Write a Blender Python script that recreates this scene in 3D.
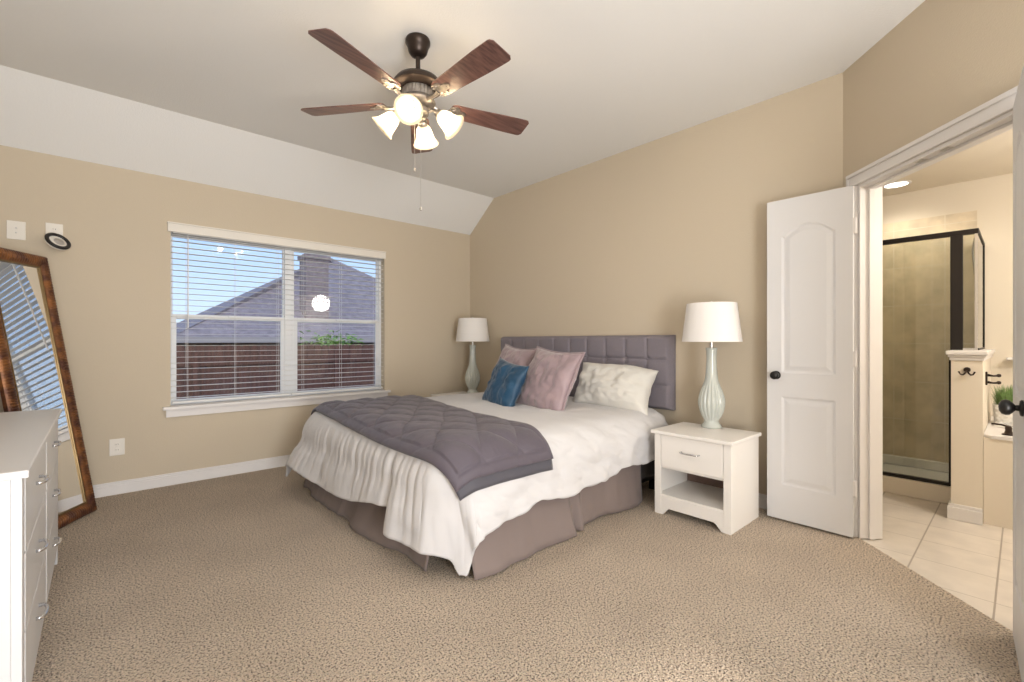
import bpy, bmesh, math, random
from mathutils import Vector, Matrix, noise
random.seed(4)
for o in list(bpy.data.objects): bpy.data.objects.remove(o)
C = bpy.context.scene.collection
R = math.radians
PI = math.pi
# ---------------------------------------------------------------- camera
H = 1.145
cd = bpy.data.cameras.new('camera'); cam = bpy.data.objects.new('camera', cd); C.objects.link(cam)
cam.location = (0, 0, H); cam.rotation_euler = (R(90), 0, -R(42))
cd.sensor_fit = 'HORIZONTAL'; cd.sensor_width = 36; cd.lens = 36 * 460 / 1024; cd.clip_start = .02; cd.clip_end = 300
bpy.context.scene.camera = cam
# ---------------------------------------------------------------- exposure, sky and lights
sc = bpy.context.scene
sc.view_settings.view_transform = 'Standard'; sc.view_settings.look = 'None'
sc.view_settings.gamma = 1; sc.view_settings.use_curve_mapping = False
sc.view_settings.exposure = 0.0
w = bpy.data.worlds.new('sky'); sc.world = w; w.use_nodes = True
nt = w.node_tree; nt.nodes.clear()
wo = nt.nodes.new('ShaderNodeOutputWorld'); bg = nt.nodes.new('ShaderNodeBackground')
tc = nt.nodes.new('ShaderNodeTexCoord'); sx = nt.nodes.new('ShaderNodeSeparateXYZ'); rp = nt.nodes.new('ShaderNodeValToRGB')
nt.links.new(tc.outputs['Generated'], sx.inputs[0]); nt.links.new(sx.outputs['Z'], rp.inputs[0])
nt.links.new(rp.outputs[0], bg.inputs[0]); nt.links.new(bg.outputs[0], wo.inputs[0])
el = rp.color_ramp.elements
el[0].position = 0.0; el[0].color = (.58, .68, .80, 1)
el[1].position = .55; el[1].color = (.12, .25, .52, 1)
e = el.new(.10); e.color = (.48, .62, .82, 1)
e = el.new(.24); e.color = (.30, .46, .74, 1)
bg.inputs[1].default_value = 1.6

def light(name, kind, loc, power, color, size=.1, rot=(0, 0, 0), sy=None, parent=None):
    l = bpy.data.lights.new(name, kind); l.energy = power; l.color = color
    if kind == 'AREA':
        l.size = size
        if sy: l.shape = 'RECTANGLE'; l.size_y = sy
    elif kind == 'SUN': l.angle = size
    else: l.shadow_soft_size = size
    o = bpy.data.objects.new(name, l); C.objects.link(o); o.location = loc; o.rotation_euler = rot
    if parent: o.parent = parent
    return o
# fill light added behind the camera, tilted up, outside an invented rear-wall opening
light('rear_fill_light', 'AREA', (.20, -1.66, 1.05), 160, (1, .985, .97), 1.3, (R(120), 0, 0), 1.9)
light('low_evening_sun', 'SUN', (5, -4, 12), 1.6, (1, .9, .82), R(3), (R(48), 0, R(-20)))

# ---------------------------------------------------------------- materials
def nodes(m):
    m.use_nodes = True; n = m.node_tree.nodes; l = m.node_tree.links
    return n, l, n['Principled BSDF']
def mat(name, col, rough=.5, metal=0, bump=0, bscale=100, var=0, vscale=3, sheen=0, spec=None, coat=0, dist=.01, detail=2):
    m = bpy.data.materials.new(name); n, l, b = nodes(m)
    b.inputs['Base Color'].default_value = (*col, 1); b.inputs['Roughness'].default_value = rough; b.inputs['Metallic'].default_value = metal
    if spec is not None: b.inputs['Specular IOR Level'].default_value = spec
    if sheen: b.inputs['Sheen Weight'].default_value = sheen; b.inputs['Sheen Roughness'].default_value = .4
    if coat: b.inputs['Coat Weight'].default_value = coat; b.inputs['Coat Roughness'].default_value = .1
    t = n.new('ShaderNodeTexCoord')
    if bump:
        x = n.new('ShaderNodeTexNoise'); x.inputs['Scale'].default_value = bscale; x.inputs['Detail'].default_value = detail
        bp = n.new('ShaderNodeBump'); bp.inputs['Strength'].default_value = bump; bp.inputs['Distance'].default_value = dist
        l.new(t.outputs['Object'], x.inputs['Vector']); l.new(x.outputs['Fac'], bp.inputs['Height']); l.new(bp.outputs[0], b.inputs['Normal'])
    if var:
        x = n.new('ShaderNodeTexNoise'); x.inputs['Scale'].default_value = vscale; x.inputs['Detail'].default_value = 3
        r = n.new('ShaderNodeValToRGB'); l.new(t.outputs['Object'], x.inputs['Vector']); l.new(x.outputs['Fac'], r.inputs[0]); l.new(r.outputs[0], b.inputs['Base Color'])
        r.color_ramp.elements[0].position = .3; r.color_ramp.elements[1].position = .7
        r.color_ramp.elements[0].color = (*[c * (1 - var) for c in col], 1); r.color_ramp.elements[1].color = (*[min(1, c * (1 + var)) for c in col], 1)
    return m
WALL = mat('beige_paint', (.585, .505, .39), .75, bump=.12, bscale=160, spec=.25)
BWALL = mat('cream_bath_paint', (.76, .69, .58), .7, bump=.12, bscale=160, spec=.25)
CEIL = mat('ceiling_paint', (.84, .84, .83), .85, bump=.15, bscale=120, spec=.15)
TRIM = mat('white_trim', (.76, .735, .72), .4)
DOORM = mat('white_door_paint', (.70, .695, .70), .38)
WHITE = mat('white_lacquer', (.68, .68, .69), .35)
CREAM = mat('cream_lacquer', (.80, .77, .73), .4, bump=.04, bscale=60)
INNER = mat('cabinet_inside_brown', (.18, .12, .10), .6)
SLAT = mat('white_blind_slat', (.80, .79, .77), .45)
VINYL = mat('white_vinyl', (.80, .81, .82), .35)
SHEET = mat('white_cotton', (.63, .62, .625), .85, bump=.2, bscale=420, sheen=.15)
PILLOWM = mat('ivory_cotton', (.70, .68, .63), .85, bump=.2, bscale=420, sheen=.15)
QUILT = mat('grey_mauve_quilt', (.098, .083, .104), .6, bump=.25, bscale=300, sheen=.2)
QUILTL = mat('grey_quilt_lining', (.078, .075, .092), .6, bump=.25, bscale=300, sheen=.3)
SKIRT = mat('taupe_skirt_cloth', (.215, .170, .155), .85, bump=.2, bscale=500, sheen=.1)
MATTR = mat('mattress_ticking', (.6, .58, .55), .8)
SPRING = mat('box_spring_cloth', (.06, .055, .055), .85)
HEADM = mat('grey_woven_upholstery', (.235, .21, .24), .85, bump=.5, bscale=420, var=.12, vscale=260, sheen=.1)
BLUE = mat('blue_velvet', (.010, .058, .12), .5, bump=.1, bscale=300, sheen=.3, var=.25, vscale=9)
MAUVE = mat('mauve_velvet', (.33, .245, .262), .5, bump=.1, bscale=300, sheen=.6, var=.12, vscale=7)
BLACK = mat('black_metal', (.012, .011, .011), .35, .3)
BRONZE = mat('dark_bronze', (.045, .032, .026), .38, .7)
FRAMEB = mat('dark_bronze_frame', (.022, .018, .016), .45, .5)
PEWTER = mat('antiqued_pewter', (.34, .31, .28), .38, .85, var=.3, vscale=40)
CHROME = mat('chrome', (.72, .73, .76), .18, 1)
STEEL = mat('brushed_nickel', (.62, .60, .58), .3, 1)
CERAM = mat('pale_blue_grey_ceramic', (.52, .55, .51), .18, coat=.5)
SHADEM = mat('white_linen_shade', (.83, .80, .77), .8, bump=.15, bscale=350)
PLATE = mat('white_plastic_plate', (.78, .74, .67), .4)
DARKP = mat('black_plastic', (.015, .013, .013), .3)
MIRR = mat('mirror_silver', (.93, .94, .95), .01, 1)
TUBM = mat('white_acrylic', (.85, .85, .84), .15, coat=.4)
LEAFM = mat('grass_green', (.17, .28, .09), .5, var=.4, vscale=40)
BASKET = mat('white_basket_weave', (.72, .70, .66), .6)
EARTH = mat('dry_lawn', (.12, .11, .06), .9, var=.4, vscale=2)
SHRUB = mat('shrub_leaf', (.22, .40, .06), .55, var=.3, vscale=6)
BARK = mat('bark_brown', (.12, .08, .05), .8)
GOLDL = mat('gilt_lip', (.20, .13, .055), .35, .7)

def emis(name, col, strength):
    m = bpy.data.materials.new(name); n, l, b = nodes(m)
    b.inputs['Base Color'].default_value = (.8, .78, .74, 1); b.inputs['Roughness'].default_value = .4
    b.inputs['Emission Color'].default_value = (*col, 1); b.inputs['Emission Strength'].default_value = strength
    return m
def frosted():
    m = bpy.data.materials.new('lit_frosted_glass'); m.use_nodes = True; n = m.node_tree.nodes; l = m.node_tree.links; n.clear()
    o = n.new('ShaderNodeOutputMaterial'); t = n.new('ShaderNodeBsdfTranslucent'); d = n.new('ShaderNodeBsdfDiffuse'); q = n.new('ShaderNodeBsdfTransparent')
    e = n.new('ShaderNodeEmission'); e.inputs[0].default_value = (1, .80, .54, 1); e.inputs[1].default_value = .22
    t.inputs[0].default_value = (.30, .26, .20, 1); d.inputs[0].default_value = (.40, .37, .31, 1); q.inputs[0].default_value = (.95, .88, .76, 1)
    a = n.new('ShaderNodeMixShader'); a.inputs[0].default_value = .25; b = n.new('ShaderNodeMixShader'); b.inputs[0].default_value = .34; c = n.new('ShaderNodeAddShader')
    l.new(t.outputs[0], a.inputs[1]); l.new(d.outputs[0], a.inputs[2]); l.new(a.outputs[0], b.inputs[1]); l.new(q.outputs[0], b.inputs[2])
    l.new(b.outputs[0], c.inputs[0]); l.new(e.outputs[0], c.inputs[1]); l.new(c.outputs[0], o.inputs[0])
    return m
GLOW = frosted()
BULB = emis('lit_bulb', (1, .88, .68), 5.5)
CAN = emis('lit_downlight_lens', (1, .93, .82), 6)

def glassmat(name, tint, refl=1.0):
    m = bpy.data.materials.new(name); m.use_nodes = True; n = m.node_tree.nodes; l = m.node_tree.links; n.clear()
    o = n.new('ShaderNodeOutputMaterial'); t = n.new('ShaderNodeBsdfTransparent'); g = n.new('ShaderNodeBsdfGlossy')
    f = n.new('ShaderNodeFresnel'); mx = n.new('ShaderNodeMixShader'); f.inputs[0].default_value = 1.5
    mu = n.new('ShaderNodeMath'); mu.operation = 'MULTIPLY'; mu.inputs[1].default_value = refl; mu.use_clamp = True
    t.inputs[0].default_value = (*tint, 1); g.inputs['Roughness'].default_value = .0; g.inputs['Color'].default_value = (1, 1, 1, 1)
    l.new(f.outputs[0], mu.inputs[0]); l.new(mu.outputs[0], mx.inputs[0]); l.new(t.outputs[0], mx.inputs[1]); l.new(g.outputs[0], mx.inputs[2]); l.new(mx.outputs[0], o.inputs[0])
    return m
GLASS = glassmat('window_glass', (.95, .97, .98), .6)
SGLASS = glassmat('shower_glass', (.88, .89, .85), 1.0)

def carpet():
    m = bpy.data.materials.new('beige_cut_pile_carpet'); n, l, b = nodes(m)
    b.inputs['Roughness'].default_value = .95; b.inputs['Specular IOR Level'].default_value = .1; b.inputs['Sheen Weight'].default_value = .25
    t = n.new('ShaderNodeTexCoord')
    a = n.new('ShaderNodeTexNoise'); a.inputs['Scale'].default_value = 130; a.inputs['Detail'].default_value = 2; a.inputs['Roughness'].default_value = .6
    c = n.new('ShaderNodeTexVoronoi'); c.inputs['Scale'].default_value = 150
    lo = n.new('ShaderNodeTexNoise'); lo.inputs['Scale'].default_value = 1.7; lo.inputs['Detail'].default_value = 3
    for x in (a, c, lo): l.new(t.outputs['Object'], x.inputs['Vector'])
    r = n.new('ShaderNodeValToRGB'); l.new(a.outputs['Fac'], r.inputs[0])
    e = r.color_ramp.elements
    e[0].position = .375; e[0].color = (.12, .078, .05, 1)
    e[1].position = .62; e[1].color = (.88, .735, .58, 1)
    q = e.new(.455); q.color = (.66, .53, .395, 1)
    r2 = n.new('ShaderNodeValToRGB'); l.new(lo.outputs['Fac'], r2.inputs[0])
    r2.color_ramp.elements[0].position = .35; r2.color_ramp.elements[0].color = (.88, .87, .86, 1)
    r2.color_ramp.elements[1].position = .62; r2.color_ramp.elements[1].color = (1.0, 1.0, 1.0, 1)
    mx = n.new('ShaderNodeMix'); mx.data_type = 'RGBA'; mx.blend_type = 'MULTIPLY'; mx.inputs[0].default_value = 1
    l.new(r.outputs[0], mx.inputs[6]); l.new(r2.outputs[0], mx.inputs[7]); l.new(mx.outputs[2], b.inputs['Base Color'])
    ad = n.new('ShaderNodeMath'); ad.operation = 'ADD'; l.new(a.outputs['Fac'], ad.inputs[0]); l.new(c.outputs['Distance'], ad.inputs[1])
    bp = n.new('ShaderNodeBump'); bp.inputs['Strength'].default_value = .9; bp.inputs['Distance'].default_value = .018
    l.new(ad.outputs[0], bp.inputs['Height']); l.new(bp.outputs[0], b.inputs['Normal'])
    return m
CARPET = carpet()

def tiles(name, size, off, col, grout, gw=.006, axes='XY', var=.06, rough=.3, vscale=8, row=None):
    """square tiles by object coordinates on two axes; grout lines at off + k*size"""
    m = bpy.data.materials.new(name); n, l, b = nodes(m); b.inputs['Roughness'].default_value = rough
    t = n.new('ShaderNodeTexCoord'); s = n.new('ShaderNodeSeparateXYZ'); l.new(t.outputs['Object'], s.inputs[0])
    outs = []
    for k, ax in enumerate(axes):
        sz = size if isinstance(size, (int, float)) else size[k]
        g = gw if isinstance(gw, (int, float)) else gw[k]
        sb = n.new('ShaderNodeMath'); sb.operation = 'SUBTRACT'; sb.inputs[1].default_value = off[k] - sz * 200; l.new(s.outputs[ax], sb.inputs[0])
        mo = n.new('ShaderNodeMath'); mo.operation = 'MODULO'; mo.inputs[1].default_value = sz; l.new(sb.outputs[0], mo.inputs[0])
        gt = n.new('ShaderNodeMath'); gt.operation = 'LESS_THAN'; gt.inputs[1].default_value = g; l.new(mo.outputs[0], gt.inputs[0])
        outs.append(gt)
    mxx = n.new('ShaderNodeMath'); mxx.operation = 'MAXIMUM'; l.new(outs[0].outputs[0], mxx.inputs[0]); l.new(outs[1].outputs[0], mxx.inputs[1])
    x = n.new('ShaderNodeTexNoise'); x.inputs['Scale'].default_value = vscale; x.inputs['Detail'].default_value = 6; l.new(t.outputs['Object'], x.inputs['Vector'])
    r = n.new('ShaderNodeValToRGB'); l.new(x.outputs['Fac'], r.inputs[0])
    r.color_ramp.elements[0].position = .35; r.color_ramp.elements[1].position = .65
    r.color_ramp.elements[0].color = (*[c * (1 - var) for c in col], 1); r.color_ramp.elements[1].color = (*[c * (1 + var) for c in col], 1)
    mx = n.new('ShaderNodeMix'); mx.data_type = 'RGBA'; l.new(mxx.outputs[0], mx.inputs[0]); l.new(r.outputs[0], mx.inputs[6]); mx.inputs[7].default_value = (*grout, 1)
    l.new(mx.outputs[2], b.inputs['Base Color'])
    return m
FTILE = tiles('pale_floor_tile', .31, (.1365, .0785), (.66, .60, .53), (.36, .31, .26), (.004, .007))
STILE = tiles('travertine_shower_tile', .33, (.10, .13), (.70, .60, .45), (.76, .69, .57), .005, 'YZ', .14, .35, 7)
STILEX = tiles('travertine_shower_tile_side', .33, (.10, .13), (.70, .60, .45), (.72, .65, .54), .005, 'XZ', .14, .35, 7)

def wood(name, c0, c1, scale=(2, 30, 30), rough=.35, axis=None):
    m = bpy.data.materials.new(name); n, l, b = nodes(m); b.inputs['Roughness'].default_value = rough
    t = n.new('ShaderNodeTexCoord'); mp = n.new('ShaderNodeMapping'); mp.inputs['Scale'].default_value = scale
    x = n.new('ShaderNodeTexNoise'); x.inputs['Scale'].default_value = 2; x.inputs['Detail'].default_value = 5
    r = n.new('ShaderNodeValToRGB'); r.color_ramp.elements[0].color = (*c0, 1); r.color_ramp.elements[1].color = (*c1, 1)
    r.color_ramp.elements[0].position = .35; r.color_ramp.elements[1].position = .65
    l.new(t.outputs['Object'], mp.inputs[0]); l.new(mp.outputs[0], x.inputs['Vector']); l.new(x.outputs['Fac'], r.inputs[0]); l.new(r.outputs[0], b.inputs['Base Color'])
    return m
WALNUT = wood('walnut_blade', (.085, .042, .036), (.19, .10, .082), rough=.30)
FENCEM = wood('stained_fence_wood', (.105, .042, .030), (.17, .075, .052), (12, 12, 1), .8)
SHINGLE = mat('roof_shingle', (.36, .295, .295), .9, var=.22, vscale=6, bump=.5, bscale=20)
BRICK = mat('house_brick', (.16, .12, .11), .9, var=.25, vscale=9)
CHIMB = mat('chimney_brick', (.34, .26, .25), .9, var=.2, vscale=9)
EAVE = mat('eave_board', (.50, .44, .42), .7)

def frame_mat():
    m = bpy.data.materials.new('ribbed_bronze_gilt'); n, l, b = nodes(m)
    b.inputs['Roughness'].default_value = .4; b.inputs['Metallic'].default_value = .45
    t = n.new('ShaderNodeTexCoord'); x = n.new('ShaderNodeTexNoise'); x.inputs['Scale'].default_value = 14; x.inputs['Detail'].default_value = 3
    r = n.new('ShaderNodeValToRGB'); r.color_ramp.elements[0].color = (.09, .035, .022, 1); r.color_ramp.elements[1].color = (.27, .11, .035, 1)
    r.color_ramp.elements[0].position = .38; r.color_ramp.elements[1].position = .62
    l.new(t.outputs['Object'], x.inputs['Vector']); l.new(x.outputs['Fac'], r.inputs[0]); l.new(r.outputs[0], b.inputs['Base Color'])
    return m
FRAMEG = frame_mat()

# ---------------------------------------------------------------- mesh helpers
class MB:
    def __init__(s): s.v = []; s.f = []
    def add(s, vs, fs):
        k = len(s.v); s.v += [tuple(v) for v in vs]; s.f += [tuple(i + k for i in f) for f in fs]; return s
    def box(s, a, b, M=None):
        x0, y0, z0 = a; x1, y1, z1 = b
        vs = [(x0,y0,z0),(x1,y0,z0),(x1,y1,z0),(x0,y1,z0),(x0,y0,z1),(x1,y0,z1),(x1,y1,z1),(x0,y1,z1)]
        if M: vs = [M @ Vector(v) for v in vs]
        return s.add(vs, [(0,3,2,1),(4,5,6,7),(0,1,5,4),(1,2,6,5),(2,3,7,6),(3,0,4,7)])
    def prism(s, poly, z0, z1, M=None):
        """poly in (x, y), extruded z0..z1, any matrix after"""
        n = len(poly); vs = [(x, y, z0) for x, y in poly] + [(x, y, z1) for x, y in poly]
        if M: vs = [M @ Vector(v) for v in vs]
        return s.add(vs, [tuple(range(n))[::-1], tuple(range(n, 2*n))] + [(i, (i+1) % n, n + (i+1) % n, n + i) for i in range(n)])
    def lathe(s, prof, seg=32, M=None, flute=None, cap=True, close=False):
        vs = []; fs = []
        for j, (r, z) in enumerate(prof):
            for i in range(seg):
                a = 2*PI*i/seg; rr = r * (flute(a, z) if flute else 1)
                vs.append(Vector((rr*math.cos(a), rr*math.sin(a), z)))
        m = len(prof)
        for j in range(m - 1 + (1 if close else 0)):
            for i in range(seg):
                j2 = (j+1) % m
                fs.append((j*seg+i, j*seg+(i+1) % seg, j2*seg+(i+1) % seg, j2*seg+i))
        if cap and not close:
            fs.append(tuple(range(seg))[::-1]); fs.append(tuple((m-1)*seg+i for i in range(seg)))
        if M: vs = [M @ v for v in vs]
        return s.add(vs, fs)
    def tube(s, pts, r, seg=10, closed=False):
        pts = [Vector(p) for p in pts]; n = len(pts); vs = []; fs = []
        up = None
        for i, p in enumerate(pts):
            if closed: t = (pts[(i+1) % n] - pts[i-1])
            else: t = pts[min(i+1, n-1)] - pts[max(i-1, 0)]
            t.normalize()
            if up is None: up = t.orthogonal().normalized()
            up = (up - t * up.dot(t)).normalized(); w_ = t.cross(up)
            rr = r[i] if isinstance(r, (list, tuple)) else r
            for k in range(seg):
                a = 2*PI*k/seg; vs.append(p + (up*math.cos(a) + w_*math.sin(a))*rr)
        for i in range(n if closed else n-1):
            j = (i+1) % n
            for k in range(seg): fs.append((i*seg+k, i*seg+(k+1) % seg, j*seg+(k+1) % seg, j*seg+k))
        if not closed: fs.append(tuple(range(seg))[::-1]); fs.append(tuple((n-1)*seg+k for k in range(seg)))
        return s.add(vs, fs)
    def grid(s, nu, nv, fn, M=None):
        vs = [Vector(fn(i/(nu-1), j/(nv-1))) for j in range(nv) for i in range(nu)]
        if M: vs = [M @ v for v in vs]
        return s.add(vs, [(j*nu+i, j*nu+i+1, (j+1)*nu+i+1, (j+1)*nu+i) for j in range(nv-1) for i in range(nu-1)])
    def build(s, name, m, parent=None, bevel=0, smooth=False, solid=0, sub=0, seg=2, loc=None, recalc=True):
        me = bpy.data.meshes.new(name); me.from_pydata(s.v, [], s.f); me.update()
        if recalc:
            b = bmesh.new(); b.from_mesh(me); bmesh.ops.recalc_face_normals(b, faces=b.faces); b.to_mesh(me); b.free()
        o = bpy.data.objects.new(name, me); C.objects.link(o); me.materials.append(m)
        if parent: o.parent = parent
        if loc: o.location = loc
        if smooth:
            for p in me.polygons: p.use_smooth = True
        if solid: q = o.modifiers.new('s', 'SOLIDIFY'); q.thickness = solid; q.offset = -1
        if bevel: q = o.modifiers.new('b', 'BEVEL'); q.width = bevel; q.segments = seg; q.limit_method = 'ANGLE'; q.angle_limit = R(40)
        if sub: q = o.modifiers.new('u', 'SUBSURF'); q.levels = sub; q.render_levels = sub
        if smooth == 'auto': me.set_sharp_from_angle(angle=R(35))
        return o
def tag(o, label, cat, group=None):
    o['label'] = label; o['category'] = cat
    if group: o['group'] = group
    return o
def thing(name, label, cat, loc=(0, 0, 0), rz=0, group=None):
    o = bpy.data.objects.new(name, None); C.objects.link(o); o.location = loc; o.rotation_euler = (0, 0, rz); o.empty_display_size = .1
    return tag(o, label, cat, group)
def struct(o): o['kind'] = 'structure'; return o
def T(x=0, y=0, z=0): return Matrix.Translation((x, y, z))
def RX(a): return Matrix.Rotation(a, 4, 'X')
def RY(a): return Matrix.Rotation(a, 4, 'Y')
def RZ(a): return Matrix.Rotation(a, 4, 'Z')
def copy_tree(o, parent=None):
    c = o.copy(); C.objects.link(c); c.parent = parent
    for ch in list(o.children): copy_tree(ch, c)
    return c
def fbm(x, y, z=0, s=1): return noise.fractal(Vector((x*s, y*s, z)), 1.0, 2.0, 3)

# ---------------------------------------------------------------- room shell
WY = 4.535; BX = 3.391; LX = -.60; D = 2.654; CH = 2.79; SH = 2.444; SY = 4.076
S2 = math.sqrt(.5)
def ang(s, n, z=0):
    """point on the angled wall: s along from the corner towards the camera, n into the bathroom"""
    return (BX - s*S2 + n*S2, BX - D - s*S2 - n*S2, z)
struct(MB().prism([(BX+.13, WY+.1), (LX-.1, WY+.1), (LX-.1, -1.6), (2.55, -1.6), (2.55, -.104), (BX+.13, BX+.13-D)], -.12, 0).build('floor', CARPET))
struct(MB().prism([(2.552, -1.6), (5.4, -1.6), (5.4, 1.7), (BX+.132, 1.7), (BX+.132, BX+.132-D), (2.552, 2.552-D)], -.12, -.006).build('floor_bathroom', FTILE))
# ceiling: flat slab then the slope down to the window wall
struct(MB().box((LX-.15, -1.7, CH), (BX+.15, SY, CH+.1)).add(
    [(LX-.15, SY, CH), (BX+.15, SY, CH), (BX+.15, WY+.001, SH), (LX-.15, WY+.001, SH), (LX-.15, SY, CH+.1), (BX+.15, SY, CH+.1), (BX+.15, WY+.15, SH+.0), (LX-.15, WY+.15, SH+.0)],
    [(0, 1, 2, 3), (4, 7, 6, 5), (0, 3, 7, 4), (1, 5, 6, 2), (2, 6, 7, 3), (0, 4, 5, 1)]).build('ceiling', CEIL))
struct(MB().prism([(BX+.13, 1.7), (BX+.13, BX-D+.03), (2.56, 2.56-D-.1), (2.56, -1.6), (5.4, -1.6), (5.4, 1.7)], 2.44, 2.52).build('ceiling_bathroom', BWALL))
# window wall
WX0, WX1, WZ0, WZ1 = .43, 2.262, .625, 2.06
struct(MB().box((LX-.12, WY, -.1), (WX0, WY+.14, SH+.0)).box((WX1, WY, -.1), (BX+.13, WY+.14, SH+.0)).box((WX0, WY, -.1), (WX1, WY+.14, WZ0)).box((WX0, WY, WZ1), (WX1, WY+.14, SH+.0)).build('wall_back', WALL))
struct(MB().prism([(-1.6, -.1), (WY+.0, -.1), (WY+.0, SH), (SY, CH), (-1.6, CH)], 0, .12, Matrix(((0,0,-1,LX),(1,0,0,0),(0,1,0,0),(0,0,0,1)))).build('wall_left', WALL))
struct(MB().prism([(BX-D, -.1), (WY+.0, -.1), (WY+.0, SH), (SY, CH), (BX-D, CH)], 0, .125, Matrix(((0,0,1,BX),(1,0,0,0),(0,1,0,0),(0,0,0,1)))).build('wall_headboard', WALL))
# angled wall with the double-door opening
OA, OB, OH = .132, 1.062, 2.055
m = MB()
def angbox(mb, s0, s1, n0, n1, z0, z1):
    return mb.prism([ang(s0, n0)[:2], ang(s1, n0)[:2], ang(s1, n1)[:2], ang(s0, n1)[:2]], z0, z1)
angbox(m, 0, OA, 0, .12, -.1, CH); angbox(m, OB, 1.26, 0, .12, -.1, CH); angbox(m, OA, OB, 0, .12, OH, CH)
struct(m.build('wall_angled', WALL))
struct(MB().box((2.5, -1.6, -.1), (2.62, -.154, CH)).build('wall_right', WALL))
# unseen rear wall; its opening is made up to let the fill light in
struct(MB().box((LX, -1.62, -.1), (-.47, -1.5, CH)).box((.87, -1.62, -.1), (2.5, -1.5, CH)).box((-.47, -1.62, 2.42), (.87, -1.5, CH)).build('wall_rear', WALL))
# bathroom walls
struct(MB().box((5.24, -1.6, -.1), (5.36, 1.7, 2.44)).build('wall_bathroom_back', BWALL))
struct(MB().box((BX+.13, 1.5, -.1), (5.36, 1.62, 2.44)).build('wall_bathroom_left', BWALL))
struct(MB().box((2.62, -1.42, -.1), (5.36, -1.3, 2.44)).build('wall_bathroom_right', BWALL))
# shower tile linings
struct(MB().box((5.225, .245, 0), (5.239, 1.5, 2.19)).build('trim_shower_tile', STILE))
struct(MB().box((4.45, 1.486, 0), (5.225, 1.499, 2.19)).build('trim_shower_tile_side', STILEX))

# baseboards: board, bead and cap
def baseboard(name, p, q, nrm):
    (x0, y0), (x1, y1) = p, q; nx, ny = nrm
    mb = MB()
    for t, z0, z1 in ((.016, 0, .068), (.012, .068, .082), (.007, .082, .095)):
        mb.prism([(x0, y0), (x1, y1), (x1+nx*t, y1+ny*t), (x0+nx*t, y0+ny*t)], z0, z1)
    return struct(mb.build(name, TRIM, bevel=.002))
baseboard('baseboard_back', (LX, WY), (BX, WY), (0, -1))
baseboard('baseboard_left', (LX, -1.5), (LX, WY), (1, 0))
baseboard('baseboard_headboard', (BX, BX-D+.02), (BX, WY), (-1, 0))
baseboard('baseboard_right', (2.5, -1.5), (2.5, -.17), (-1, 0))

# door casing, jamb and stops of the double door
m = MB()
for s0, s1 in ((OA-.069, OA+.0), (OB, OB+.075)):
    angbox(m, s0, s1, -.018, 0, 0, OH)
    angbox(m, s0 if s0 < .5 else s1-.02, s0+.02 if s0 < .5 else s1, -.026, -.018, 0, OH+.052)
angbox(m, OA-.069, OB+.075, -.018, 0, OH, OH+.072); angbox(m, OA-.069, OB+.075, -.027, -.018, OH+.052, OH+.074)
struct(m.build('trim_1', TRIM, bevel=.003))
m = MB()
angbox(m, OA, OA+.018, -.002, .125, 0, OH); angbox(m, OB-.018, OB, -.002, .125, 0, OH); angbox(m, OA+.018, OB-.018, -.002, .125, OH-.018, OH)
angbox(m, OA+.018, OA+.030, .045, .08, 0, OH-.018); angbox(m, OB-.030, OB-.018, .045, .08, 0, OH-.018); angbox(m, OA+.030, OB-.030, .045, .08, OH-.032, OH-.018)
j = struct(m.build('trim_2', TRIM, bevel=.0015))
for s_ in (.52, .66):
    k = MB(); angbox(k, s_, s_+.045, .012, .036, OH-.022, OH-.0175); k.build('ball_catch_plate', STEEL, j)

# ---------------------------------------------------------------- doors (two-panel, arched top panel)
def door_leaf(name, W, hgt, th, knob_side):
    """local: x 0..W from hinge, y thickness 0..th (y=0 is the face), z up"""
    root = None
    def panel_d(x, z):
        # signed inside distance to the nearest of two panels
        x0, x1 = .085, W-.085
        best = -1
        for (z0, z1, arch) in ((.22, .78, 0), (.93, 1.86, .065)):
            if arch:
                xm = (x0+x1)/2; t = (x-xm)/((x1-x0)/2)
                zt = z1 - arch*min(1, abs(t)*1.12)**2.0
            else: zt = z1
            d = min(x-x0, x1-x, z-z0, zt-z)
            best = max(best, d)
        return best
    def prof(d):
        if d <= 0: return 0
        if d < .010: return .008*(d/.010)
        if d < .020: return .008
        if d < .045: return .008 - .007*(d-.020)/.025
        return .001
    m = MB(); nu, nv = int(W/.006)+1, int(hgt/.006)+1
    m.grid(nu, nv, lambda u, v: (u*W, prof(panel_d(u*W, v*hgt)), v*hgt))
    m.grid(nu, nv, lambda u, v: (u*W, th-prof(panel_d(u*W, v*hgt)), v*hgt))
    # edges
    m.add([(0,0,0),(0,th,0),(0,th,hgt),(0,0,hgt)], [(0,1,2,3)]); m.add([(W,0,0),(W,th,0),(W,th,hgt),(W,0,hgt)], [(0,1,2,3)])
    m.add([(0,0,0),(W,0,0),(W,th,0),(0,th,0)], [(0,1,2,3)]); m.add([(0,0,hgt),(W,0,hgt),(W,th,hgt),(0,th,hgt)], [(0,1,2,3)])
    o = m.build(name, DOORM)
    struct(o)
    prof_k = [(.0, 0), (.026, 0), (.027, .004), (.024, .008), (.010, .010), (.009, .018), (.016, .023), (.024, .031), (.026, .040), (.022, .049), (.012, .055), (0, .056)]
    for s in (-1, 1):
        M = T(W-.055, 0 if s < 0 else th, .915) @ RX(R(90) if s < 0 else R(-90))
        MB().lathe(prof_k, 28, M, cap=False).build('door_knob', BLACK, o, smooth=True)
    return o
TH = .035
d1 = door_leaf('door_1', .457, 2.03, TH, -1)
# face (local y=0) looks to -X, leaf runs +Y: local x -> +Y, local y -> +X
d1.matrix_world = Matrix(((0, 1, 0, 3.232), (1, 0, 0, .655), (0, 0, 1, .012), (0, 0, 0, 1)))
d2 = door_leaf('door_2', .457, 2.03, TH, -1)
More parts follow.
